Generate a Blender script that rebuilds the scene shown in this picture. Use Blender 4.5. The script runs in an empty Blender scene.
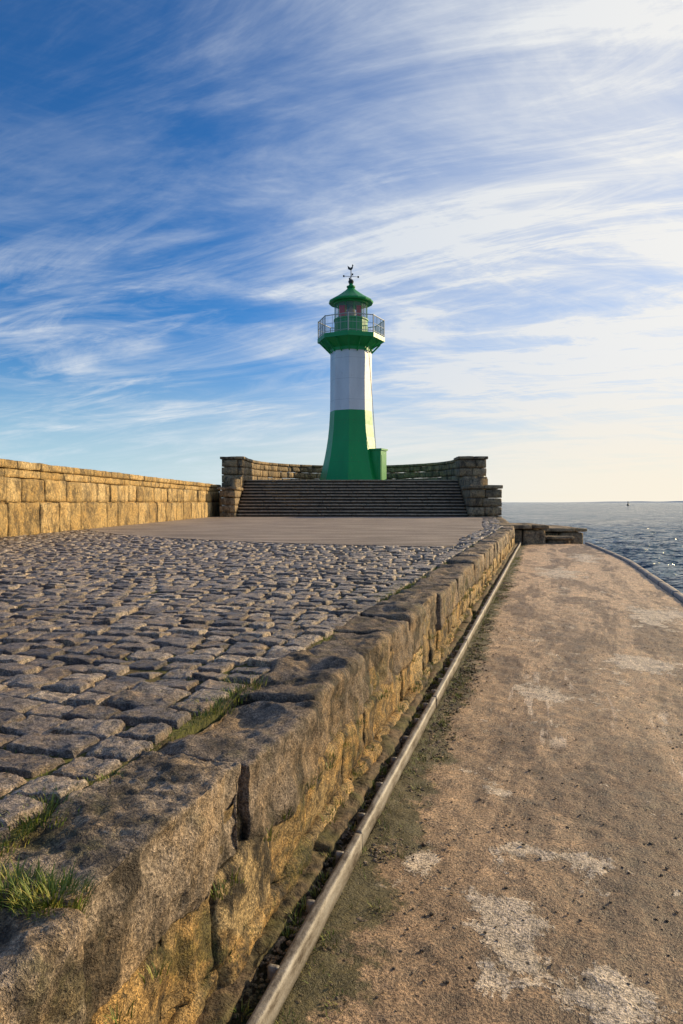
import bpy, math, random
import numpy as np
from mathutils import Vector
random.seed(11)
rng=np.random.default_rng(7)
TH=math.radians(16.06)
SN,CS=math.sin(TH),math.cos(TH)
SUN_AZ=math.radians(58); SUN_EL=math.radians(17)
S=bpy.context.scene

# ------------------------------------------------------------------ noise
def _h(ix,iy,iz,seed):
    h=(ix.astype(np.int64)*374761393+iy.astype(np.int64)*668265263+iz.astype(np.int64)*1274126177+seed*974711)&0xffffffff
    h=((h^(h>>13))*1103515245)&0xffffffff
    h=((h^(h>>16))*2246822519)&0xffffffff
    h=h^(h>>15)
    return (h&0xffffff)/float(0xffffff)*2-1
def vnoise(p,seed=0):
    i=np.floor(p); f=p-i; i=i.astype(np.int64); f=f*f*f*(f*(f*6-15)+10)
    r=0
    for a in (0,1):
        wa=f[:,0] if a else 1-f[:,0]
        for b in (0,1):
            wb=f[:,1] if b else 1-f[:,1]
            for c in (0,1):
                wc=f[:,2] if c else 1-f[:,2]
                r=r+wa*wb*wc*_h(i[:,0]+a,i[:,1]+b,i[:,2]+c,seed)
    return r
ROT=np.array([[0.36,0.48,-0.8],[-0.8,0.6,0.0],[0.48,0.64,0.6]])
def fbm(p,scale,octv=4,seed=0,ridge=False,gain=0.5):
    q=p@ROT*scale; a=1; s=0; t=0
    for o in range(octv):
        n=vnoise(q,seed+o*17)
        if ridge: n=1-2*np.abs(n)
        s=s+a*n; t+=a; a*=gain; q=q@ROT*2.03+3.7
    return s/t

# ------------------------------------------------------------------ mesh helpers
class Acc:
    def __init__(s): s.v=[];s.f=[];s.r=[];s.m=[];s.n=0
    def add(s,v,f,r=0.5,m=0):
        v=np.asarray(v,float); f=np.asarray(f,int)
        s.v.append(v); s.f.append(f+s.n); s.n+=len(v)
        s.r.append(np.full(len(v),r) if np.isscalar(r) else r); s.m.append(np.full(len(f),m))
    def obj(s,name,mats,smooth=True,quay=False,parent=None):
        v=np.concatenate(s.v); r=np.concatenate(s.r)
        me=bpy.data.meshes.new(name)
        me.vertices.add(len(v)); me.vertices.foreach_set('co',v.ravel().astype(np.float32))
        loops=np.concatenate([f.ravel() for f in s.f])
        tot=np.concatenate([np.full(len(f),f.shape[1]) for f in s.f])
        start=np.concatenate([[0],np.cumsum(tot)[:-1]])
        me.loops.add(len(loops)); me.loops.foreach_set('vertex_index',loops.astype(np.int32))
        me.polygons.add(len(tot)); me.polygons.foreach_set('loop_start',start.astype(np.int32))
        me.polygons.foreach_set('loop_total',tot.astype(np.int32))
        me.polygons.foreach_set('material_index',np.concatenate(s.m).astype(np.int32))
        me.polygons.foreach_set('use_smooth',np.full(len(tot),smooth))
        me.update(calc_edges=True); me.validate()
        a=me.attributes.new('rnd','FLOAT','POINT'); a.data.foreach_set('value',r.astype(np.float32))
        for m in (mats if isinstance(mats,list) else [mats]): me.materials.append(m)
        o=bpy.data.objects.new(name,me); S.collection.objects.link(o)
        if quay: o.rotation_euler=(0,0,-TH)
        if parent: o.parent=parent
        return o

def boxgrid(h,res,minseg=1):
    n=[max(minseg,int(math.ceil(2*h[i]/res))) for i in range(3)]
    V=[];F=[];c=0
    for a in range(3):
        u=(a+1)%3; v=(a+2)%3
        gu=np.linspace(-1,1,n[u]+1); gv=np.linspace(-1,1,n[v]+1)
        U,W=np.meshgrid(gu,gv,indexing='ij')
        idx=np.arange(U.size).reshape(U.shape)
        q=np.stack([idx[:-1,:-1],idx[1:,:-1],idx[1:,1:],idx[:-1,1:]],-1).reshape(-1,4)
        for s in (-1,1):
            P=np.zeros((U.size,3)); P[:,u]=U.ravel(); P[:,v]=W.ravel(); P[:,a]=s
            V.append(P); F.append((q if s>0 else q[:,::-1])+c); c+=U.size
    V=np.concatenate(V);F=np.concatenate(F)
    k=np.round(V*1e5).astype(np.int64); _,ui,inv=np.unique(k,axis=0,return_index=True,return_inverse=True)
    inv=np.asarray(inv).ravel()
    return V[ui]*np.array(h),inv[F]

def rock(acc,c,ax,h,res,r,amp,seed=0,rnd=None,m=0,scale=6.0,ridge=0.5,octv=4):
    """rounded, weathered stone block"""
    h=np.array(h,float); r=min(r,h.min()*0.95)
    V,F=boxgrid(h,res,3)
    q=np.clip(V,-(h-r),h-r); d=V-q; L=np.linalg.norm(d,axis=1,keepdims=True)
    L1=np.where(L<1e-9,1,L); nrm=d/L1
    V=q+nrm*r*np.where(L>1e-9,1,0)
    nrm[L[:,0]<1e-9]=0
    ax=np.array(ax,float); W=V@ax+np.array(c); N=nrm@ax
    if amp>0:
        off=np.array([seed*3.17,seed*1.3,seed*.7])
        d=fbm(W+off,scale,octv,seed%97,gain=.55)*(1-ridge)+ridge*(fbm(W+off,scale*.7,octv,31,ridge=True,gain=.55)-.3)
        big=fbm(W+off,1.8,2,5)
        W=W+N*(amp*d+amp*1.0*big)[:,None]
    acc.add(W,F,random.random() if rnd is None else rnd,m)

def course(acc,p0,p1,z0,z1,depth,lens,resk=0.007,r=0.03,amp=0.01,off=0.0,jit=0.01,gap=0.012,minres=0.011,scale=6,ridge=.5,m=0,start=0,octv=4):
    """row of blocks along p0->p1 ; outer face on the right side of travel, stone body to the left"""
    p0=np.array(p0,float);p1=np.array(p1,float); L=np.linalg.norm(p1-p0); d=(p1-p0)/L
    n=np.array([d[1],-d[0]])
    s=start
    while s<L-0.05:
        l=random.uniform(*lens); l=min(l,L-s)
        if L-s-l<lens[0]*.5: l=L-s
        cen=p0+d*(s+l/2)-n*(depth/2-off-random.uniform(-jit,jit))
        zc=(z0+z1)/2
        dn=min(np.linalg.norm(p0+d*(s+x*l)) for x in (0,.5,1))
        res=max(minres,dn*resk)
        ax=[[d[0],d[1],0],[-n[0],-n[1],0],[0,0,1]]
        rock(acc,[cen[0],cen[1],zc+random.uniform(-jit,jit)*.5],ax,[l/2-gap/2,depth/2,(z1-z0)/2-gap/2],res,r,amp,seed=random.randint(0,999),scale=scale,ridge=ridge,m=m,octv=octv)
        s+=l

def box(acc,x0,x1,y0,y1,z0,z1,m=0,r=.5):
    v=[(x0,y0,z0),(x1,y0,z0),(x1,y1,z0),(x0,y1,z0),(x0,y0,z1),(x1,y0,z1),(x1,y1,z1),(x0,y1,z1)]
    f=[(0,3,2,1),(4,5,6,7),(0,1,5,4),(1,2,6,5),(2,3,7,6),(3,0,4,7)]
    acc.add(v,f,r,m)
def prism(acc,poly,z0,z1,m=0,r=.5):
    n=len(poly)
    v=[(x,y,z0) for x,y in poly]+[(x,y,z1) for x,y in poly]
    acc.add(v,[tuple(range(n,2*n))],r,m)
    base=acc.n-2*n
    f=[(i,(i+1)%n,(i+1)%n+n,i+n) for i in range(n)]
    acc.f.append(np.array(f)+base); acc.m.append(np.full(n,m))
def beam(acc,a,b,w,m=0,n=6):
    a=Vector(a);b=Vector(b);d=(b-a).normalized(); u=d.orthogonal().normalized(); v=d.cross(u)
    P=[];
    for c in (a,b):
        for i in range(n):
            t=2*math.pi*i/n; P.append(c+u*math.cos(t)*w/2+v*math.sin(t)*w/2)
    acc.add([tuple(p) for p in P],[(i,(i+1)%n,(i+1)%n+n,i+n) for i in range(n)],.5,m)
def loft(acc,prof,cx,cy,n=8,rot=0,m=0,cap=True):
    V=[];F=[]
    for z,r in prof:
        for i in range(n):
            t=rot+2*math.pi*i/n; V.append((cx+r*math.sin(t),cy+r*math.cos(t),z))
    for k in range(len(prof)-1):
        for i in range(n):
            j=(i+1)%n; F.append((k*n+j,k*n+i,(k+1)*n+i,(k+1)*n+j))
    acc.add(V,F,.5,m)
    if cap:
        b=acc.n-len(V)
        acc.f.append(np.array([[b+i for i in range(n)]])); acc.m.append(np.array([m]))
        o=(len(prof)-1)*n
        acc.f.append(np.array([[b+o+n-1-i for i in range(n)]])); acc.m.append(np.array([m]))

# ------------------------------------------------------------------ material helpers
class M:
    def __init__(s,name):
        s.mat=bpy.data.materials.new(name); s.mat.use_nodes=True
        s.t=s.mat.node_tree; s.b=s.t.nodes['Principled BSDF']; s.out=s.t.nodes['Material Output']
        s.tc=s.t.nodes.new('ShaderNodeTexCoord').outputs['Object']
    def node(s,ty,ins=None,**kw):
        n=s.t.nodes.new(ty)
        for k,v in kw.items(): setattr(n,k,v)
        for k,v in (ins or {}).items():
            if isinstance(v,bpy.types.NodeSocket): s.t.links.new(v,n.inputs[k])
            else: n.inputs[k].default_value=v
        return n
    def map(s,scale=(1,1,1),rot=(0,0,0),loc=(0,0,0)):
        return s.node('ShaderNodeMapping',{'Vector':s.tc,'Scale':scale,'Rotation':rot,'Location':loc}).outputs[0]
    def noise(s,scale,detail=4,rough=.55,dist=0,vec=None):
        return s.node('ShaderNodeTexNoise',{'Vector':vec or s.tc,'Scale':scale,'Detail':detail,'Roughness':rough,'Distortion':dist}).outputs[0]
    def voro(s,scale,feature='F1',vec=None,out='Distance',rnd=1):
        return s.node('ShaderNodeTexVoronoi',{'Vector':vec or s.tc,'Scale':scale,'Randomness':rnd},feature=feature).outputs[out]
    def ramp(s,fac,stops):
        n=s.node('ShaderNodeValToRGB',{'Fac':fac}); e=n.color_ramp.elements
        while len(e)<len(stops): e.new(.5)
        for i,(p,c) in enumerate(stops):
            e[i].position=p; e[i].color=(c,c,c,1) if not isinstance(c,tuple) else c+(1,)
        return n.outputs[0]
    def mix(s,fac,a,b,mode='MIX'):
        n=s.node('ShaderNodeMix',data_type='RGBA',blend_type=mode)
        for i,v in ((0,fac),(6,a),(7,b)):
            if isinstance(v,bpy.types.NodeSocket): s.t.links.new(v,n.inputs[i])
            else: n.inputs[i].default_value=v if i==0 else (v+(1,) if isinstance(v,tuple) else (v,v,v,1))
        return n.outputs[2]
    def math(s,op,a,b=0.,c=0.):
        n=s.node('ShaderNodeMath',operation=op)
        for i,v in enumerate((a,b,c)):
            if isinstance(v,bpy.types.NodeSocket): s.t.links.new(v,n.inputs[i])
            else: n.inputs[i].default_value=v
        return n.outputs[0]
    def attr(s): return s.node('ShaderNodeAttribute',attribute_name='rnd').outputs['Fac']
    def bump(s,h,dist,strength=1,normal=None):
        ins={'Height':h,'Distance':dist,'Strength':strength}
        if normal: ins['Normal']=normal
        return s.node('ShaderNodeBump',ins).outputs[0]
    def blob(s,x,y,rx,ry):
        v=s.node('ShaderNodeVectorMath',{0:s.tc,1:(-x,-y,0)},operation='ADD').outputs[0]
        v=s.node('ShaderNodeVectorMath',{0:v,1:(1/rx,1/ry,0)},operation='MULTIPLY').outputs[0]
        l=s.node('ShaderNodeVectorMath',{0:v},operation='LENGTH').outputs['Value']
        return s.math('MAXIMUM',s.math('SUBTRACT',1.,l),0.)
    def set(s,color=None,rough=None,normal=None,metal=None,spec=None):
        for k,v in (('Base Color',color),('Roughness',rough),('Normal',normal),('Metallic',metal),('Specular IOR Level',spec)):
            if v is None: continue
            if isinstance(v,bpy.types.NodeSocket): s.t.links.new(v,s.b.inputs[k])
            else: s.b.inputs[k].default_value=v+(1,) if isinstance(v,tuple) else v
        return s.mat
    def sep(s):
        return s.node('ShaderNodeSeparateXYZ',{'Vector':s.tc}).outputs

def stone_mat(name,dark,mid,light,ochre,ochre_amt=.5,bump=.012,sc=1.0,rough=(.55,.9),stain=.0,moss=.0):
    m=M(name); r=m.attr()
    base=m.ramp(r,[(0,dark),(.5,mid),(1,light)])
    n1=m.noise(3*sc,3,.6); n2=m.noise(20*sc,5,.7); n3=m.noise(110*sc,3,.75)
    c=m.mix(m.ramp(n1,[(.35,0.),(.65,.4)]),base,mid)
    c=m.mix(m.math('MULTIPLY',m.ramp(m.noise(2.6*sc,5,.7,.6,vec=m.map((1,1,1),loc=(4,2,7))),[(.45,0.),(.58,1.)]),ochre_amt),c,ochre)
    if stain: c=m.mix(m.ramp(m.noise(4.2*sc,5,.72,.3,vec=m.map((1,1,.6),loc=(1,8,3))),[(.48,0.),(.6,stain)]),c,(.035,.028,.018))
    if moss: c=m.mix(m.ramp(m.noise(2.3*sc,5,.75,.3,vec=m.map((1,1,1),loc=(11,3,3))),[(.54,0.),(.62,moss)]),c,(.085,.085,.02))
    c=m.mix(.85,c,m.ramp(n2,[(.3,.3),(.5,.95),(.68,1.6)]),'MULTIPLY')
    c=m.mix(.85,c,m.ramp(n3,[(.34,.22),(.5,1.),(.65,2.1)]),'MULTIPLY')
    h=m.math('ADD',n2,m.math('MULTIPLY',m.voro(18*sc),.6))
    nb=m.bump(h,bump,1)
    nb=m.bump(n3,bump*.6,1,nb)
    return m.set(c,m.ramp(n2,[(.3,rough[0]),(.7,rough[1])]),nb,spec=.4)

mat_kerb=stone_mat('weathered_granite',(.18,.14,.105),(.30,.235,.175),(.42,.335,.245),(.42,.27,.12),.5,.03,stain=.85,moss=.45)
mat_low=stone_mat('ochre_rubble',(.26,.18,.08),(.46,.32,.14),(.60,.44,.22),(.56,.32,.09),.65,.03,stain=.95,moss=.7)
mat_wall=stone_mat('sunlit_wall_stone',(.28,.19,.075),(.48,.33,.13),(.64,.47,.23),(.54,.33,.1),.5,.04,.55,stain=.65)
mat_head=stone_mat('pier_head_stone',(.17,.13,.08),(.29,.215,.125),(.42,.31,.18),(.36,.23,.09),.5,.035,.55,stain=.75)

m=M('step_slab_lit'); n=m.noise(5,5,.75); mat_step_lit=m.set(m.ramp(n,[(.3,(.22,.165,.11)),(.7,(.54,.41,.27))]),.85,m.bump(n,.02))  # slab stone painted lighter so each step edge reads as a light line
m=M('step_riser_shaded'); n=m.noise(6,5,.7); mat_riser_shaded=m.set(m.ramp(n,[(.35,(.022,.017,.012)),(.65,(.08,.058,.035))]),.9,m.bump(n,.02))  # recess shade under the slabs painted into the riser colour

# cobbles
m=M('cobble_stone'); r=m.attr()
c=m.ramp(r,[(0,(.10,.082,.070)),(.35,(.20,.162,.132)),(.7,(.32,.255,.195)),(1,(.50,.40,.29))])
n2=m.noise(24,5,.72); n3=m.noise(120,3,.8)
c=m.mix(m.math('MULTIPLY',m.ramp(m.noise(5,3,.6),[(.48,0.),(.62,1.)]),.55),c,(.42,.28,.14))
c=m.mix(.85,c,m.ramp(n2,[(.34,.2),(.5,1.),(.66,1.9)]),'MULTIPLY'); c=m.mix(.85,c,m.ramp(n3,[(.35,.2),(.5,1.),(.64,2.2)]),'MULTIPLY')
mat_cob=m.set(c,m.ramp(n2,[(.3,.25),(.7,.5)]),m.bump(n3,.012,1,m.bump(n2,.036,1)),spec=.7)

m=M('joint_sand'); n=m.noise(40,4,.7); g=m.ramp(m.noise(1.3,4,.6),[(.42,0.),(.54,.85)])
c=m.mix(g,m.ramp(n,[(.3,(.025,.018,.012)),(.7,(.17,.12,.065))]),m.ramp(n,[(.3,(.03,.04,.01)),(.7,(.17,.18,.035))]))
mat_sand=m.set(c,.95,m.bump(n,.03))

m=M('pavement_surface'); n=m.noise(60,4,.7); n1=m.noise(.35,4,.6)
c=m.mix(n1,(.29,.225,.17),(.46,.37,.29)); c=m.mix(.6,c,m.ramp(n,[(.3,.5),(.7,1.4)]),'MULTIPLY')
c=m.mix(.85,c,m.ramp(m.noise(1.2,6,.7,vec=m.map((.3,1.5,1))),[(.38,.5),(.6,1.3)]),'MULTIPLY')
mat_pave=m.set(c,.7,m.bump(n,.04))

# walkway concrete (object coords: x lateral, y along quay)
m=M('worn_concrete'); x=m.sep()
n1=m.noise(.9,5,.62,.3,vec=m.map((1,.55,1))); n2=m.noise(9,6,.72); n3=m.noise(85,3,.8)
c=m.mix(m.ramp(n1,[(.35,0.),(.65,1.)]),(.27,.175,.10),(.47,.315,.185))
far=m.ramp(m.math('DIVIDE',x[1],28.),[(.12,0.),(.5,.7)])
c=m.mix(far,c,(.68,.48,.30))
damp=m.ramp(m.noise(.9,6,.72,.6,vec=m.map((1.1,.3,1),loc=(3,1,0))),[(.49,0.),(.55,.78)])
c=m.mix(damp,c,(.16,.105,.065))
trk=None
for cx,wd in ((.28,.10),(1.45,.11)):
    d_=m.math('ABSOLUTE',m.math('SUBTRACT',x[0],m.math('ADD',cx-.12,m.math('MULTIPLY',m.noise(.35,2),.3))))
    b=m.ramp(d_,[(wd*.6,1.),(wd*1.6,0.)]); trk=b if trk is None else m.math('MAXIMUM',trk,b)
trk=m.math('MULTIPLY',trk,m.ramp(m.noise(3,5,.7,vec=m.map((1,.4,1),loc=(7,0,0))),[(.42,.1),(.6,.7)]))
c=m.mix(trk,c,(.13,.088,.058))
B=None
for bx,by,rx,ry in ((-.12,2.66,.3,.42),(.2,2.5,.34,.35),(-.56,3.2,.14,.28),(.1,3.42,.42,.13),(.0,6.3,.35,.5),(.9,7.6,.6,.6),(1.6,11,.7,1.6),(.3,17,.8,2.2),(1.2,22,.6,2.5)):
    b=m.blob(bx,by,rx,ry); B=b if B is None else m.math('MAXIMUM',B,b)
pm=m.math('ADD',m.math('MULTIPLY',B,.28),m.math('ADD',m.noise(2.2,7,.76,.3,vec=m.map((1.2,.8,1),loc=(5.3,9.6,0))),m.math('MULTIPLY',m.math('SUBTRACT',n2,.5),.35)))
pmask=m.ramp(pm,[(.615,0.),(.645,1.)])
c=m.mix(m.math('MULTIPLY',pmask,.85),c,(.60,.50,.38))
st_=m.ramp(m.noise(9,3,.6,vec=m.map((1.,.07,1))),[(.55,0.),(.58,1.)])
sb=m.ramp(m.math('MAXIMUM',m.math('ADD',m.blob(.1,6.0,.6,1.4),m.math('MULTIPLY',n1,.2)),m.blob(.9,5.2,.25,1.2)),[(.3,0.),(.4,1.)])
c=m.mix(m.math('MULTIPLY',m.math('MULTIPLY',st_,sb),.8),c,(.68,.54,.4))
c=m.mix(.9,c,m.ramp(n2,[(.3,.4),(.5,1.),(.7,1.5)]),'MULTIPLY')
c=m.mix(.95,c,m.ramp(n3,[(.35,.15),(.5,1.),(.65,2.)]),'MULTIPLY')
pits=m.ramp(m.voro(22),[(.13,0.),(.19,1.)])
pz=m.ramp(m.noise(1.1,3,.5,vec=m.map(loc=(2,2,2))),[(.45,0.),(.55,1.)])
c=m.mix(m.math('MULTIPLY',m.math('MULTIPLY',m.math('SUBTRACT',1.,pits),pz),.8),c,(.045,.03,.02))
moss=m.math('ADD',m.math('MULTIPLY',m.math('ADD',x[0],.82),-2.6),m.math('MULTIPLY',m.noise(2.6,5,.78),2.5))
mossm=m.ramp(moss,[(.68,0.),(.9,1.)])
c=m.mix(m.math('MULTIPLY',mossm,.9),c,m.ramp(n3,[(.3,(.022,.022,.006)),(.7,(.14,.125,.035))]))
h=m.math('ADD',m.math('ADD',m.math('MULTIPLY',n3,.55),n2),m.math('ADD',m.math('MULTIPLY',pmask,.2),m.math('MULTIPLY',m.math('MULTIPLY',pits,pz),.3)))
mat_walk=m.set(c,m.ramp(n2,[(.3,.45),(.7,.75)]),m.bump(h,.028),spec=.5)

m=M('galvanised_steel_edge'); n=m.noise(12,6,.75,vec=m.map((1,.3,1)))
c=m.ramp(n,[(.38,(.09,.07,.05)),(.5,(.26,.23,.19)),(.7,(.40,.38,.34))])
mat_rail=m.set(c,.5,m.bump(m.noise(60,4,.7),.004),spec=.6)
m=M('shaded_mossy_ledge'); n=m.noise(18,5,.7); n1=m.noise(3,3)
mat_ledge_shaded=m.set(m.mix(m.ramp(n1,[(.45,0.),(.6,1.)]),m.ramp(n,[(.3,(.03,.022,.014)),(.7,(.26,.18,.1))]),m.ramp(n,[(.3,(.025,.025,.01)),(.7,(.15,.13,.04))])),.85,m.bump(n,.03))  # concrete lip: gutter shadow painted into the dark tones, plus moss patches

def paint(name,col,rough=.35):
    m=M(name); n=m.noise(1.3,4,.6,vec=m.map((1,1,.25))); n2=m.noise(9,4,.7,vec=m.map((1,1,.3)))
    x=m.sep()
    seam=m.math('ABSOLUTE',m.math('SUBTRACT',m.math('FRACT',m.math('DIVIDE',x[2],1.55)),.5))
    sm=m.ramp(seam,[(.0,1.),(.01,0.)])
    c=m.mix(.3,col,m.ramp(n,[(.3,.6),(.7,1.2)]),'MULTIPLY'); c=m.mix(m.ramp(n2,[(.6,0.),(.75,.3)]),c,(.25,.17,.1))
    c=m.mix(m.math('MULTIPLY',sm,.45),c,(.05,.05,.05))
    return m.set(c,m.ramp(n2,[(.3,rough),(.7,rough+.2)]),m.bump(n2,.01,.3))
mat_green=paint('green_paint',(.002,.31,.07)); mat_white=paint('white_paint',(.76,.76,.75),.4)
mat_metal=paint('railing_grey_paint',(.42,.45,.42),.4)
m=M('dark_iron'); mat_iron=m.set((.02,.035,.028),.5)
m=M('lantern_glass'); m.set((.25,.3,.3),.03); m.b.inputs['Alpha'].default_value=.3; mat_glass=m.mat
m=M('red_lens'); mat_red=m.set((.8,.03,.02),.3)
m=M('lens_brass'); mat_lens=m.set((.6,.55,.48),.15)

# ------------------------------------------------------------------ SEA
def axis(c,st,g,lim):
    a=[0.]; s=st
    while a[-1]<lim: a.append(a[-1]+s); s*=g
    a=np.array(a); return np.concatenate([c-a[::-1][:-1],c+a])
gx=axis(22,.18,1.018,9000); gy=axis(40,.18,1.018,9000)
X,Y=np.meshgrid(gx,gy,indexing='ij'); sx=np.gradient(gx)[:,None]+0*Y; sy=np.gradient(gy)[None,:]+0*X
sp=np.maximum(sx,sy).ravel()
P=np.stack([X.ravel(),Y.ravel(),0*X.ravel()],1)
ca,sa=math.cos(.5),math.sin(.5)
Q=np.stack([(P[:,0]*ca-P[:,1]*sa)*.7,(P[:,0]*sa+P[:,1]*ca)*1.15,P[:,2]],1)
hgt=fbm(Q,.3,2,3,ridge=True)*.18*np.clip(1-sp/5,0,1)+fbm(Q,.9,2,5,ridge=True)*.18*np.clip(1-sp/1.8,0,1)+fbm(Q,2.6,2,9,ridge=True)*.06*np.clip(1-sp/.5,0,1)
P[:,2]=-2.3+hgt
idx=np.arange(X.size).reshape(X.shape)
F=np.stack([idx[:-1,:-1],idx[1:,:-1],idx[1:,1:],idx[:-1,1:]],-1).reshape(-1,4)
m=M('sea_surface')
w1=m.noise(.6,3,.65,.3,vec=m.map((.7,1.3,1),(0,0,.4))); w2=m.noise(3.6,2,.6,vec=m.map((.8,1.4,1),(0,0,.5))); w3=m.noise(.06,4,.75,vec=m.map((.6,2.2,1)))
h=m.math('ADD',w1,m.math('MULTIPLY',w2,.12))
band=m.ramp(w3,[(.4,0.),(.6,1.)])
m.set(m.mix(band,(.02,.075,.125),(.035,.11,.165)),m.math('ADD',.07,m.math('MULTIPLY',band,.1)),m.bump(h,1.5,1)); m.b.inputs['IOR'].default_value=1.28
a=Acc(); a.add(P,F); a.obj('sea_water',m.mat)

# distant coast
a=Acc(); V=[];n=60
for i in range(n):
    x=2150+i*70; t=i/(n-1); hh=(6+34*t)*(0.8+.25*math.sin(i*.35)+.1*math.sin(i*1.3))*min(1,i/10)
    V+= [(x,6800,-3),(x,6800,hh-2)]
a.add(V,[(2*i,2*i+2,2*i+3,2*i+1) for i in range(n-1)])
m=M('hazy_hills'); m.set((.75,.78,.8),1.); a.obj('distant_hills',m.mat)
# buoy
a=Acc(); bx,by=(628-341.5)/700*620,620
loft(a,[(-2.6,1.0),(-1.9,1.1),(-1.5,.9),(-.5,.4),(.9,.3),(1.0,.5),(1.8,.0)],bx,by,12,0)
a.obj('buoy',mat_iron)

# ------------------------------------------------------------------ WALKWAY  (quay frame: x=u lateral, y=t along)
def edge_u(t): return 2.35 if t<20 else 2.35-.55*((t-20)/8.5)**1.3
ts=[-4.]; 
while ts[-1]<29.0: ts.append(ts[-1]+max(.016,abs(ts[-1]-1.5)*.008 if ts[-1]>1.5 else .06 if ts[-1]<1 else .016))
ts=np.array(ts); ks=np.linspace(0,1,180)
T,K=np.meshgrid(ts,ks,indexing='ij'); EU=np.array([edge_u(t)-.16 for t in ts])[:,None]
U=-.83+(EU+.83)*K
P=np.stack([U.ravel(),T.ravel(),np.zeros(U.size)],1)
z=fbm(P,1.1,3,2)*.02+fbm(P,7,4,4)*.012+np.clip(fbm(P,22,3,8),-.3,1)*.008
P[:,2]=-.72+z-.02*np.clip((P[:,0]+.1)*-1,0,1)
idx=np.arange(U.size).reshape(U.shape)
F=np.stack([idx[:-1,:-1],idx[:-1,1:],idx[1:,1:],idx[1:,:-1]],-1).reshape(-1,4)
a=Acc(); a.add(P,F)
poly=[(-1.2,-4),(2.2,-4)]+[(edge_u(t)-.14,t) for t in (10,20,22,24,26,28,29.5)]+[(-1.2,29.5)]
prism(a,poly,-4,-.79)
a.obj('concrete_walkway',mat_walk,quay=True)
m=M('edge_concrete'); n=m.noise(8,5,.7); mat_edge=m.set(m.ramp(n,[(.3,(.22,.18,.14)),(.7,(.5,.43,.35))]),.7,m.bump(n,.01))
a=Acc()
for t in list(np.arange(-4,29.4,1.6)):
    t2=min(t+1.6,29.4)
    course(a,(edge_u(t),t),(edge_u(t2),t2),-1.1,-.66,.13,(1.6,1.6),r=.02,amp=.006,jit=.003,resk=.012,minres=.03)
a.obj('walkway_edge_kerb',mat_edge,quay=True)
a=Acc(); prism(a,[(edge_u(t)-.02,t) for t in np.arange(-4,29.5,1.)]+[(2.0,29.4),(1.5,-4)],-4,-1.1)
a.obj('quay_wall_face',mat_head,quay=True)

# rail / channel
a=Acc()
t=-4.
while t<28:
    l=2.4; jt=random.uniform(-.004,.004)
    rock(a,(-.838+jt,t+l/2,-.675),[[0,1,0],[-1,0,0],[0,0,1]],[l/2-.005,.019,.045],.03,.003,.005,seed=int(t*7)+40,scale=5)
    rock(a,(-.872+jt,t+l/2,-.715),[[0,1,0],[-1,0,0],[0,0,1]],[l/2-.006,.02,.006],.05,.002,.001,seed=3,rnd=.1)
    for q in (.2,.6,1.,1.4,1.8,2.2):
        rock(a,(-.872+jt,t+q,-.67),[[0,1,0],[-1,0,0],[0,0,1]],[.010,.02,.04],.02,.003,.001,seed=3)
    t+=l
a.obj('steel_edge_rail',mat_rail,quay=True)
a=Acc()
course(a,(-.935,-4),(-.935,28.5),-.9,-.645,.14,(.5,1.4),r=.012,amp=.04,jit=.012,resk=.008,minres=.012,scale=9,gap=.0,octv=5)
a.obj('gutter_ledge',mat_ledge_shaded,quay=True)

# ------------------------------------------------------------------ QUAY upper level
JOINTS=[-3.,-2.,-1.1,-.1,.62,1.36,2.33,3.12,4.05]
a=Acc(); lo=Acc()
def kerbblock(t0,t1):
    dn=max(.5,min(math.hypot(1.2,t0),math.hypot(1.2,t1)) if t0>0 else 1.2)
    res=max(.0085,dn*.0055)
    w=random.uniform(.40,.45); off=random.uniform(-.03,.03)
    ang=random.uniform(-.03,.03)
    ax=[[math.sin(ang),math.cos(ang),0],[-math.cos(ang),math.sin(ang),0],[random.uniform(-.02,.03),0,1]]
    zt=random.uniform(-.015,.02)
    rock(a,(-1.02+off-w/2,(t0+t1)/2,zt-.17),ax,[(t1-t0)/2-.012,w/2,.17],res,.022,.055,seed=random.randint(0,999),scale=6,ridge=.6,octv=6)
for i in range(len(JOINTS)-1): kerbblock(JOINTS[i],JOINTS[i+1])
t=JOINTS[-1]
while t<27.2:
    l=random.uniform(.5,1.1); kerbblock(t,min(t+l,27.3)); t+=l
a.obj('granite_kerb',mat_kerb,quay=True)
course(lo,(-1.03,-3),(-1.03,27.3),-.60,-.31,.3,(.3,.8),r=.025,amp=.05,jit=.02,resk=.008,minres=.011,scale=7,gap=.004,ridge=.6,octv=6)
course(lo,(-1.01,-3),(-1.01,27.3),-.90,-.6,.3,(.35,.9),r=.025,amp=.05,jit=.02,resk=.008,minres=.011,scale=7,gap=.004,ridge=.6,octv=6)
tg=[-3.]
while tg[-1]<27.3: tg.append(tg[-1]+max(.014,(abs(tg[-1])+1)*.008))
zg=np.linspace(-.9,-.14,48); Tg,Zg=np.meshgrid(np.array(tg),zg,indexing='ij')
P=np.stack([np.full(Tg.size,-1.06),Tg.ravel(),Zg.ravel()],1); P[:,0]+=fbm(P,9,4,77)*.03
idx=np.arange(Tg.size).reshape(Tg.shape)
lo.add(P,np.stack([idx[:-1,:-1],idx[1:,:-1],idx[1:,1:],idx[:-1,1:]],-1).reshape(-1,4),.0)
lo.obj('quay_retaining_wall',mat_low,quay=True)
a=Acc()
def q2w(u,t): return (u*CS+t*SN,-u*SN+t*CS)
pe=q2w(-1.02,27.3)
course(a,(pe[0],pe[1]),(9.8,42.6),-.38,.01,.5,(.8,1.2),r=.04,amp=.02)
course(a,(pe[0],pe[1]),(9.8,42.6),-.9,-.38,.5,(.6,1.1),r=.04,amp=.02)
course(a,(pe[0]+.1,pe[1]),(9.9,42.6),-2.6,-.9,.5,(.8,1.3),r=.04,amp=.02)
a.obj('pier_head_edge_wall',mat_head)

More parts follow.
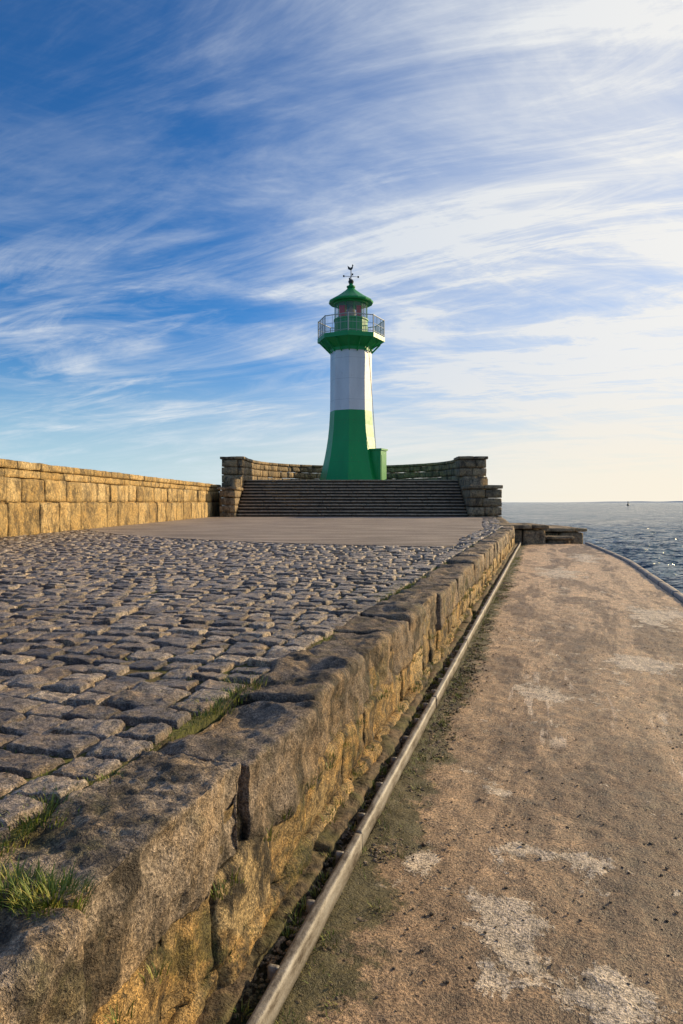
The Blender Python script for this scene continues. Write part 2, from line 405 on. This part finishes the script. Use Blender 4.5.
def wall_x(y): return -9.45+(y+4)*.0306
a=Acc()
poly=[(-9.6,-4)]+[q2w(-1.43,t) for t in (-4.5,0,10,20,27.3)]+[(9.2,43.3),(9.2,48),(-9.6,48)]
prism(a,poly,-4,-.018)
poly=[q2w(u,t) for u,t in ((-1.46,-4),(-1.12,-4),(-1.12,27.2),(-1.46,27.2))]
prism(a,poly,-4,-.13)
a.obj('pier_ground',mat_sand)

pav=[(-8.75,24.2),(-7.9,22.2),(-6.6,20.2),(-5,18.4),(-3,16.7),(-1,15.5),(.6,14.8),(1.5,14.45),(2.0,14.4),(2.35,14.7),(2.6,15.4),q2w(-2.0,17),q2w(-2.0,21),q2w(-2.0,25),(5.6,28),(8.2,40.5),(8.6,43.9),(-8.75,43.9)]
def inpoly(x,y):
    c=False;n=len(pav);j=n-1
    for i in range(n):
        xi,yi=pav[i];xj,yj=pav[j]
        if (yi>y)!=(yj>y) and x<(xj-xi)*(y-yi)/(yj-yi)+xi: c=not c
        j=i
    return c
a=Acc(); prism(a,pav,-.2,.016); a.obj('pavement',mat_pave,smooth=False)

# cobbles (squared setts)
st=[]
t=-3.2
while t<45:
    pitch=random.uniform(.165,.21)
    u=-1.43-random.uniform(0,.03)
    while True:
        w=random.choice([random.uniform(.17,.23),random.uniform(.22,.34)])
        uc=u-w/2
        x,y=q2w(uc,t+pitch/2)
        if x<wall_x(y)-.05: break
        keep = y<43.2 and not inpoly(x,y) and not (t>27.5 and x>pe[0]-.5+(y-pe[1])*.2)
        wob=.05*math.sin(uc*.9+t*.3)+.02*math.sin(uc*3.1+t*1.7)
        if keep: st.append((uc,t+pitch/2+wob*min(1,max(0,(-1.5-uc)*2)),w/2-.004-random.uniform(0,.006),pitch/2-.005-random.uniform(0,.007),math.hypot(x,y)))
        u-=w
    t+=pitch
st=np.array(st); print('stones',len(st))
a=Acc()
for lo_,hi_,nx,ny in ((0,3.4,24,19),(3.4,6.5,16,13),(6.5,13,10,9),(13,99,7,6)):
    s=st[(st[:,4]>=lo_)&(st[:,4]<hi_)]
    if not len(s): continue
    g=np.sign(np.linspace(-1,1,nx))*np.abs(np.linspace(-1,1,nx))**.7; gv=np.sign(np.linspace(-1,1,ny))*np.abs(np.linspace(-1,1,ny))**.7
    Ug,Vg=np.meshgrid(g,gv,indexing='ij'); ug=Ug.ravel();vg=Vg.ravel()
    k=.04; xx=ug*np.sqrt(1-k*vg**6); yy=vg*np.sqrt(1-k*ug**6)
    N=len(s);Mv=len(ug)
    asym=rng.uniform(-.1,.1,(N,1)); ang=rng.uniform(-.05,.05,(N,1))
    lx=xx[None]*s[:,2:3]*(1+asym*yy[None]); ly=yy[None]*s[:,3:4]*(1+rng.uniform(-.1,.1,(N,1))*xx[None])
    px=s[:,0:1]+lx*np.cos(ang)-ly*np.sin(ang); py=s[:,1:2]+lx*np.sin(ang)+ly*np.cos(ang)
    e=np.maximum(np.abs(ug),np.abs(vg))[None]
    rr=(np.abs(ug)**12+np.abs(vg)**12)[None]; r2=(np.abs(ug)**3+np.abs(vg)**3)[None]
    z=.010+rng.uniform(-.009,.013,(N,1))-.012*rr-.002*r2+rng.uniform(-.06,.06,(N,1))*lx+rng.uniform(-.11,.11,(N,1))*ly
    z=z-np.where(e>.985,.06,0)
    W=np.stack([px.ravel(),py.ravel(),z.ravel()],1)
    seedoff=np.repeat(rng.uniform(0,50,(N,1)),Mv,1).ravel()
    Wn=W.copy(); Wn[:,2]=seedoff
    W[:,2]+=fbm(Wn,9,3,1,gain=.6)*.014+fbm(Wn,26,4,6,ridge=True,gain=.6)*.010
    W[:,0]+=fbm(Wn,16,3,11)*.010; W[:,1]+=fbm(Wn,16,3,12)*.010
    W[:,2]+=fbm(np.stack([W[:,0],W[:,1],0*W[:,0]],1),.9,2,40)*.02
    id_=np.arange(Mv).reshape(nx,ny)
    q=np.stack([id_[:-1,:-1],id_[1:,:-1],id_[1:,1:],id_[:-1,1:]],-1).reshape(-1,4)
    F=(q[None]+(np.arange(N)*Mv)[:,None,None]).reshape(-1,4)
    a.add(W,F,np.repeat(rng.random((N,1)),Mv,1).ravel())
a.obj('cobblestone_paving',mat_cob,quay=True)

# ------------------------------------------------------------------ grass
m=M('grass_blade'); r=m.attr()
mat_grass=m.set(m.ramp(r,[(0,(.06,.12,.012)),(.6,(.18,.23,.02)),(1,(.40,.33,.07))]),.6)
a=Acc()
def clump(u,t,z,n,h,spread):
    for i in range(n):
        an=random.uniform(0,6.283); ra=random.random()**.6*spread
        bx=u+math.cos(an)*ra; by=t+math.sin(an)*ra
        le=random.uniform(.3,.95); hh=h*random.uniform(.4,1.1); w=.0016+h*.008; an2=an+random.uniform(-.8,.8)
        dx,dy=math.cos(an2),math.sin(an2); V=[]
        for k in range(4):
            s=k/3; o=le*hh*s**1.7; zz=z+hh*s*(1-.35*le*s); ww=w*(1-s)**.7
            V+=[(bx+dx*o-dy*ww,by+dy*o+dx*ww,zz),(bx+dx*o+dy*ww,by+dy*o-dx*ww,zz)]
        a.add(V,[(2*k,2*k+1,2*k+3,2*k+2) for k in range(3)],random.random())
clump(-1.10,1.38,-.005,380,.062,.085); clump(-1.22,1.38,0,260,.05,.09); clump(-1.05,1.36,-.03,140,.05,.05)
t=.6
while t<27:
    if random.random()<.85:
        sc=random.uniform(.2,1.2)*(1.5 if math.sin(t*2.1)+math.sin(t*.9)>.2 else .55); clump(-1.445+random.uniform(-.03,.03),t,-.014,int((56 if t<8 else 34)*sc),.026*sc+.014,.02+.06*sc)
    t+=random.uniform(.04,.13)
for i in range(1900):
    t=random.uniform(1,22); u=-1.45-random.random()**1.8*6
    if inpoly(*q2w(u,t)): continue
    clump(u,t,-.015,8,.028,.04)
for i in range(120):
    clump(-1.0+random.uniform(-.01,.02),random.uniform(1,14),random.choice([-.34,-.6])+random.uniform(-.02,.02),18,.05,.035)
for i in range(420):
    clump(-.79+random.random()**2*.2,random.uniform(1.5,22),-.735,14,.035,.045)
for i in range(80):
    clump(-.9+random.uniform(-.03,.03),random.uniform(1.5,14),-.68,22,.05,.03)
a.obj('grass',mat_grass,quay=True,smooth=False)

# debris / gravel on walkway
a=Acc()
V0,F0=boxgrid([1,1,1],1.0,2); V0=V0/np.linalg.norm(V0,axis=1,keepdims=True)
def peb(u,t,s,z=-.72):
    v=V0*np.array([s*random.uniform(.6,1.3),s*random.uniform(.6,1.3),s*random.uniform(.35,.7)])*rng.uniform(.75,1.2,(len(V0),1))
    an=random.uniform(0,6.28);c_,s_=math.cos(an),math.sin(an)
    v=np.stack([v[:,0]*c_-v[:,1]*s_+u,v[:,0]*s_+v[:,1]*c_+t,v[:,2]+z+s*.2],1)
    a.add(v,F0,random.random())
for i in range(4200):
    t=1.2+random.random()**1.4*9; u=random.uniform(-.7,2.1)
    if random.random()>.25+.75*math.exp(-((u-.75)/.5)**2)*math.exp(-((t-2.4)/2.2)**2)+.5*(math.sin(u*3+t)>.75): continue
    peb(u,t,random.uniform(.003,.009))
for i in range(4600):
    t=1.2+random.random()**1.3*14; peb(-.79+abs(random.gauss(0,.1)),t,random.uniform(.003,.013),-.735)
for i in range(1600):
    t=1.2+random.random()**1.3*8; peb(-.905+random.uniform(-.05,.03),t,random.uniform(.004,.014),-.68)
a.obj('gravel',mat_kerb,quay=True)
a=Acc(); box(a,-1.03,-.80,-4,28.3,-.9,-.745); a.obj('gutter_bed',mat_sand,quay=True)

# ------------------------------------------------------------------ LEFT HARBOUR WALL
a=Acc()
A=(wall_x(-4),-4);B=(wall_x(46.6),46.6)
course(a,A,B,-.1,.92,.9,(.8,1.8),r=.03,amp=.035,jit=.03,resk=.005,gap=.03,octv=5)
course(a,(A[0]-.04,A[1]),(B[0]-.04,B[1]),.92,1.6,.9,(.7,1.5),r=.03,amp=.035,jit=.03,resk=.005,gap=.03,octv=5)
course(a,(A[0]-.14,A[1]),(B[0]-.14,B[1]),1.6,1.83,.8,(1.2,2.2),r=.02,amp=.02,jit=.01,resk=.005,gap=.012)
course(a,(A[0]-.09,A[1]),(B[0]-.09,B[1]),1.83,2.07,1.1,(1.2,2.6),r=.03,amp=.025,jit=.012,resk=.005,gap=.02)
a.obj('harbour_stone_wall',mat_wall)
a=Acc(); prism(a,[(-10.3,-4),(A[0]-.1,-4),(B[0]-.1,46.5),(-9.,46.5)],-4,1.4); a.obj('harbour_wall_core',mat_low)

# ------------------------------------------------------------------ STAIRS and pier head
a=Acc(); NS=12; H=2.43; y0=43.3; tr=.34
for i in range(NS):
    z1=H*(i+1)/NS; ys=y0+i*tr; zm=z1-.10
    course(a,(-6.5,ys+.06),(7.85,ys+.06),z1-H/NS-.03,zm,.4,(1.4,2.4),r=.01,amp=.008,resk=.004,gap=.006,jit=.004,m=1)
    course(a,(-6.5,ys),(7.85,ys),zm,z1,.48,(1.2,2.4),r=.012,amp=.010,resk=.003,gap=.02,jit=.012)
a.obj('stone_staircase',[mat_step_lit,mat_riser_shaded])
a=Acc()
arc=[]
for k in range(0,25):
    th=math.pi*k/24; arc.append((.85+8.4*math.cos(th),50+10.0*math.sin(th)))
prism(a,[(9.2,44)]+arc+[(-7.0,47),(-7.0,44),(-6.6,44),(-6.6,47.6),(7.9,47.6),(7.9,44)],-4,2.40)
a.obj('pier_head_platform',mat_head)
a=Acc()
pts=[(9.3,47.0)]+[(.85+8.1*math.cos(math.pi*k/20),50+9.6*math.sin(math.pi*k/20)) for k in range(0,21)]+[(-7.6,47.0)]
for i in range(len(pts)-1):
    p0=pts[i];p1=pts[i+1]
    for (z0,z1) in ((2.3,2.85),(2.85,3.35),(3.35,3.78)):
        course(a,p0,p1,z0,z1,.75,(.7,1.4),r=.03,amp=.02,resk=.004,gap=.03,jit=.02)
    course(a,p0,p1,3.78,4.0,.86,(1.,2.),r=.03,amp=.01,resk=.004,off=.05,gap=.015,jit=.005)
a.obj('parapet_wall',mat_head)
a=Acc()
def pier(x0,x1,y0_,y1_,z0,z1,n,r=.03):
    zs=np.linspace(z0,z1,n+1)
    for i in range(n):
        course(a,(x0,y0_),(x1,y0_),zs[i],zs[i+1],y1_-y0_,(.7,1.3),r=r,amp=.025,resk=.004,gap=.03,jit=.02)
pier(7.85,9.8,42.7,45.4,-1.0,1.72,5)
pier(7.75,9.84,42.6,45.5,1.72,1.97,1)
pier(7.95,9.5,45.5,47.4,1.2,2.6,2)
pier(7.8,9.6,46.3,48.2,2.6,3.75,2)
pier(7.7,9.7,46.2,48.3,3.75,3.97,1)
pier(-7.5,-6.5,42.9,45.6,-.2,1.66,4)
pier(-7.6,-6.4,42.8,45.7,1.66,1.88,1)
pier(-7.6,-6.55,45.7,47.4,1.2,2.6,2)
pier(-7.95,-6.5,46.3,48.2,1.2,3.75,5)
pier(-8.05,-6.4,46.2,48.3,3.75,3.95,1)
a.obj('stair_flank_walls',mat_head)
a=Acc()
def landing(x0,x1,y0_,y1_,zb,zt,slab):
    course(a,(x0+.1,y0_+.12),(x1-.1,y0_+.12),zb,zt-slab,y1_-y0_-.2,(.5,1.0),r=.05,amp=.03,resk=.005,gap=.04,jit=.03)
    course(a,(x0,y0_),(x1,y0_),zt-slab,zt,y1_-y0_,(.9,1.6),r=.03,amp=.02,resk=.005,gap=.02,jit=.02)
landing(6.25,8.15,27.4,30.4,-1.2,.04,.18)
landing(8.1,10.05,28.6,32.5,-2.6,-.14,.16)
landing(8.0,9.2,27.6,29.0,-2.6,-.42,.14)
a.obj('stone_landing',mat_head)

# ------------------------------------------------------------------ LIGHTHOUSE
root=bpy.data.objects.new('lighthouse',None); S.collection.objects.link(root)
LX,LY=.72,53.; R0=math.radians(118+22.5)
def part(name,mat,smooth=False):
    def fin(a): return a.obj(name,mat,smooth=smooth,parent=root)
    return fin
a=Acc(); loft(a,[(2.2,2.5),(2.55,2.5),(2.56,2.42),(2.9,2.32),(3.5,2.18),(4.2,2.02),(5.0,1.87),(5.8,1.75),(6.7,1.66),(7.75,1.60)],LX,LY,8,R0,cap=False); part('tower_lower_green',mat_green)(a)
a=Acc(); loft(a,[(7.75,1.598),(9.5,1.58),(12.0,1.57),(12.2,1.57)],LX,LY,8,R0,cap=False); part('tower_upper_white',mat_white)(a)
a=Acc(); loft(a,[(12.2,1.62),(12.42,1.64),(12.5,1.72),(12.7,2.05),(12.95,2.42),(13.0,2.5),(13.0,2.56),(13.32,2.56),(13.32,.5)],LX,LY,8,R0)
for i in range(16):
    t=R0+2*math.pi*i/16; c_,s_=math.cos(t),math.sin(t)
    beam(a,(LX+1.5*s_,LY+1.5*c_,12.1),(LX+2.35*s_,LY+2.35*c_,12.95),.10)
part('gallery_deck',mat_green)(a)
a=Acc(); rr=2.5
def vert(i,r,z): t=R0+2*math.pi*i/8; return Vector((LX+r*math.sin(t),LY+r*math.cos(t),z))
for i in range(8):
    for z,w in ((14.6,.07),(14.0,.03),(13.45,.04)): beam(a,vert(i,rr,z),vert(i+1,rr,z),w)
    beam(a,vert(i,rr,13.3),vert(i,rr,14.65),.08)
    for k in range(1,18): 
        p=vert(i,rr,13.3).lerp(vert(i+1,rr,13.3),k/18); beam(a,p,p+Vector((0,0,1.3)),.02 if k%6 else .05,n=4)
part('gallery_railing',mat_metal)(a)
a=Acc(); loft(a,[(13.3,1.27),(14.55,1.27),(14.6,1.33),(14.7,1.33),(14.7,1.0)],LX,LY,16,R0,cap=False)
for i in range(12):
    t=R0+2*math.pi*i/12
    beam(a,(LX+1.24*math.sin(t),LY+1.24*math.cos(t),14.6),(LX+1.24*math.sin(t),LY+1.24*math.cos(t),15.95),.05)
loft(a,[(15.82,1.2),(15.82,1.3),(15.98,1.34),(15.98,1.2)],LX,LY,16,R0)
part('lantern_room',mat_green)(a)
a=Acc(); loft(a,[(14.65,1.2),(15.85,1.2)],LX,LY,16,R0,cap=False); part('lantern_glass',mat_glass)(a)
a=Acc(); loft(a,[(14.6,.4),(14.9,.32),(15.2,.4),(15.5,.3),(15.7,.1)],LX,LY,16); part('lens',mat_lens)(a)
a=Acc(); box(a,LX-.9,LX-.35,LY-.8,LY-.75,14.7,15.6); box(a,LX+.4,LX+.75,LY-.8,LY-.75,14.8,15.6); part('red_sector_panel',mat_red)(a)
a=Acc(); loft(a,[(15.93,1.3),(15.93,1.66),(16.02,1.7),(16.1,1.66),(16.2,1.5),(16.45,1.08),(16.7,.72),(16.9,.46),(17.05,.3),(17.15,.22),(17.15,.32),(17.25,.34),(17.3,.2),(17.45,.12)],LX,LY,16,R0); part('roof',mat_green)(a)
a=Acc(); loft(a,[(17.4,.02),(17.46,.16),(17.6,.22),(17.74,.16),(17.8,.04)],LX,LY,12); beam(a,(LX,LY,17.4),(LX,LY,18.7),.06)
for dx,dy in ((.55,.1),(-.55,-.1),(-.1,.5),(.1,-.5)):
    beam(a,(LX,LY,18.0),(LX+dx,LY+dy,18.0),.035); 
    box(a,LX+dx-.06,LX+dx+.06,LY+dy-.015,LY+dy+.015,17.93,18.07)
V=[(-.36,.0),(-.42,.3),(-.2,.18),(-.02,.1),(.1,.2),(.14,.38),(.22,.42),(.26,.34),(.32,.3),(.24,.26),(.22,.08),(.08,-.06),(-.1,-.08),(-.25,-.02)]
V=[(x*.62,z*.9) for x,z in V]
v=[(LX+x,LY-.012,18.55+z) for x,z in V]+[(LX+x,LY+.012,18.55+z) for x,z in V]; n=len(V)
a.add(v,[tuple(range(n-1,-1,-1))]); b=a.n-2*n
a.f.append(np.array([[b+n+i for i in range(n)]])); a.m.append(np.array([0]))
a.f.append(np.array([(i,(i+1)%n,(i+1)%n+n,i+n) for i in range(n)])+b); a.m.append(np.zeros(n,int))
part('weather_vane',mat_iron)(a)
a=Acc(); 
def obox(c,dx,dy,z0,z1,ang):
    ca,sa=math.cos(ang),math.sin(ang)
    pts=[(c[0]+x*ca-y*sa,c[1]+x*sa+y*ca) for x,y in ((-dx,-dy),(dx,-dy),(dx,dy),(-dx,dy))]
    prism(a,pts,z0,z1)
an=math.radians(-28)
pc=(LX+1.88,LY-.82)
obox(pc,.6,.5,2.3,4.75,an); obox(pc,.68,.58,4.75,4.88,an)
part('entrance_porch',mat_green)(a)
a=Acc(); ca,sa=math.cos(an),math.sin(an)
obox((pc[0]+.6*ca,pc[1]+.6*sa),.02,.38,2.45,4.4,an)
obox((pc[0]+.51*sa,pc[1]-.51*ca),.35,.02,2.6,4.3,an); part('door',mat_green)(a)
a=Acc(); beam(a,(LX+1.9,LY-.95,3.9),(LX+1.28,LY-.98,12.5),.05)
part('lightning_conductor',mat_metal)(a)

# ------------------------------------------------------------------ WORLD
w=bpy.data.worlds.new('World'); S.world=w; w.use_nodes=True
T=w.node_tree; T.nodes.clear()
def N(ty,ins=None,**kw):
    n=T.nodes.new(ty)
    for k,v in kw.items(): setattr(n,k,v)
    for k,v in (ins or {}).items():
        if isinstance(v,bpy.types.NodeSocket): T.links.new(v,n.inputs[k])
        else: n.inputs[k].default_value=v
    return n
def mth(op,a,b=0.,c=0.,clamp=False): return N('ShaderNodeMath',{0:a,1:b,2:c},operation=op,use_clamp=clamp).outputs[0]
def ss(x,a,b,lo=0.,hi=1.):
    return N('ShaderNodeMapRange',{'Value':x,'From Min':a,'From Max':b,'To Min':lo,'To Max':hi},interpolation_type='SMOOTHSTEP').outputs[0]
def mixc(f,a,b,mode='MIX'): 
    n=N('ShaderNodeMix',data_type='RGBA',blend_type=mode)
    for i,v in ((0,f),(6,a),(7,b)):
        if isinstance(v,bpy.types.NodeSocket): T.links.new(v,n.inputs[i])
        else: n.inputs[i].default_value=v
    return n.outputs[2]
sky=N('ShaderNodeTexSky',sky_type='NISHITA',sun_disc=False,sun_elevation=SUN_EL,sun_rotation=SUN_AZ,air_density=1.0,dust_density=.4,ozone_density=2.5).outputs[0]
tc=N('ShaderNodeTexCoord').outputs['Generated']
nv=N('ShaderNodeVectorMath',{0:tc},operation='NORMALIZE').outputs[0]
xyz=N('ShaderNodeSeparateXYZ',{0:nv}).outputs
zc=mth('ADD',mth('MAXIMUM',xyz[2],0.),.18)
pxy=N('ShaderNodeCombineXYZ',{0:mth('DIVIDE',xyz[0],zc),1:mth('DIVIDE',xyz[1],zc),2:0.}).outputs[0]
sd=(math.sin(SUN_AZ)*math.cos(SUN_EL),math.cos(SUN_AZ)*math.cos(SUN_EL),math.sin(SUN_EL))
dot=N('ShaderNodeVectorMath',{0:nv,1:sd},operation='DOT_PRODUCT').outputs['Value']
def cn(scale,rot,stretch,loc,detail=7,rough=.6,dist=.5):
    rv=N('ShaderNodeVectorRotate',{'Vector':pxy,'Angle':rot},rotation_type='Z_AXIS').outputs[0]
    mp=N('ShaderNodeMapping',{'Vector':rv,'Scale':(stretch[0],stretch[1],1),'Location':loc}).outputs[0]
    return N('ShaderNodeTexNoise',{'Vector':mp,'Scale':scale,'Detail':detail,'Roughness':rough,'Distortion':dist}).outputs[0]
c1=cn(1.5,.25,(.6,1.5),(1,2,0),7,.64,.9)      # soft banks
c2=cn(.8,.1,(.8,1.2),(5.6,1.4,0),4,.55,.4)    # coverage
c3=cn(2.9,.40,(.45,1.6),(2,7,0),7,.70,1.1)    # feathered fibres
c4=cn(2.2,-.45,(.55,1.4),(8,3,0),6,.68,.9)    # crossing fibres
low=ss(xyz[2],.52,.26,.42,1.)
cov=ss(c2,.38,.60,.34,1.)
wisp=mth('MULTIPLY',ss(c1,.46,.74),cov)
wisp=mth('ADD',wisp,mth('MULTIPLY',mth('ADD',mth('MULTIPLY',ss(c3,.44,.76),.8),mth('MULTIPLY',ss(c4,.46,.78),.5)),cov))
wisp=mth('MULTIPLY',mth('MULTIPLY',wisp,low),ss(xyz[2],.03,.14,.6,1.))
pert=mth('ADD',dot,mth('ADD',mth('MULTIPLY',mth('SUBTRACT',c2,.5),.55),mth('MULTIPLY',mth('SUBTRACT',c1,.5),.55)))
side=ss(pert,.30,.80)
veil=mth('MULTIPLY',side,mth('ADD',.55,mth('ADD',mth('MULTIPLY',ss(c1,.3,.68),.27),mth('ADD',mth('MULTIPLY',ss(c3,.35,.7),.22),mth('MULTIPLY',ss(c4,.38,.7),.18)))))
cl=mth('ADD',mth('MULTIPLY',wisp,.78),veil,clamp=True)
skyc=mixc(1.,sky,(.30,.84,1.40,1),'MULTIPLY')
skyc=mixc(ss(xyz[2],.22,-.02),skyc,mixc(ss(dot,.1,.8),(5.4,7.3,8.2,1),(9.8,8.9,7.4,1)))
cc=mixc(ss(dot,.5,1.),(6.8,7.4,8.2,1),(9.4,9.2,8.8,1))
cc=mixc(ss(xyz[2],.0,.2),mixc(ss(dot,.3,.85),(6.9,8.1,8.8,1),(9.7,8.9,7.4,1)),cc)
fin=mixc(cl,skyc,cc)
bg=N('ShaderNodeBackground',{'Color':fin,'Strength':.1})
T.links.new(bg.outputs[0],N('ShaderNodeOutputWorld').inputs[0])

# sun
L=bpy.data.lights.new('sun','SUN'); L.energy=5.; L.angle=math.radians(.6); L.color=(1,.76,.43)
o=bpy.data.objects.new('sun',L); S.collection.objects.link(o); o.rotation_euler=Vector(sd).to_track_quat('Z','Y').to_euler()
# camera
cam=bpy.data.cameras.new('camera'); co=bpy.data.objects.new('camera',cam); S.collection.objects.link(co)
cam.sensor_fit='VERTICAL'; cam.sensor_height=36; cam.lens=700/1024*36; cam.shift_y=-10/1024
cam.clip_start=.05; cam.clip_end=20000
co.location=(0,0,.93); co.rotation_euler=(math.radians(90),0,0); S.camera=co
S.view_settings.view_transform='Standard'; S.view_settings.look='None'; S.view_settings.exposure=0
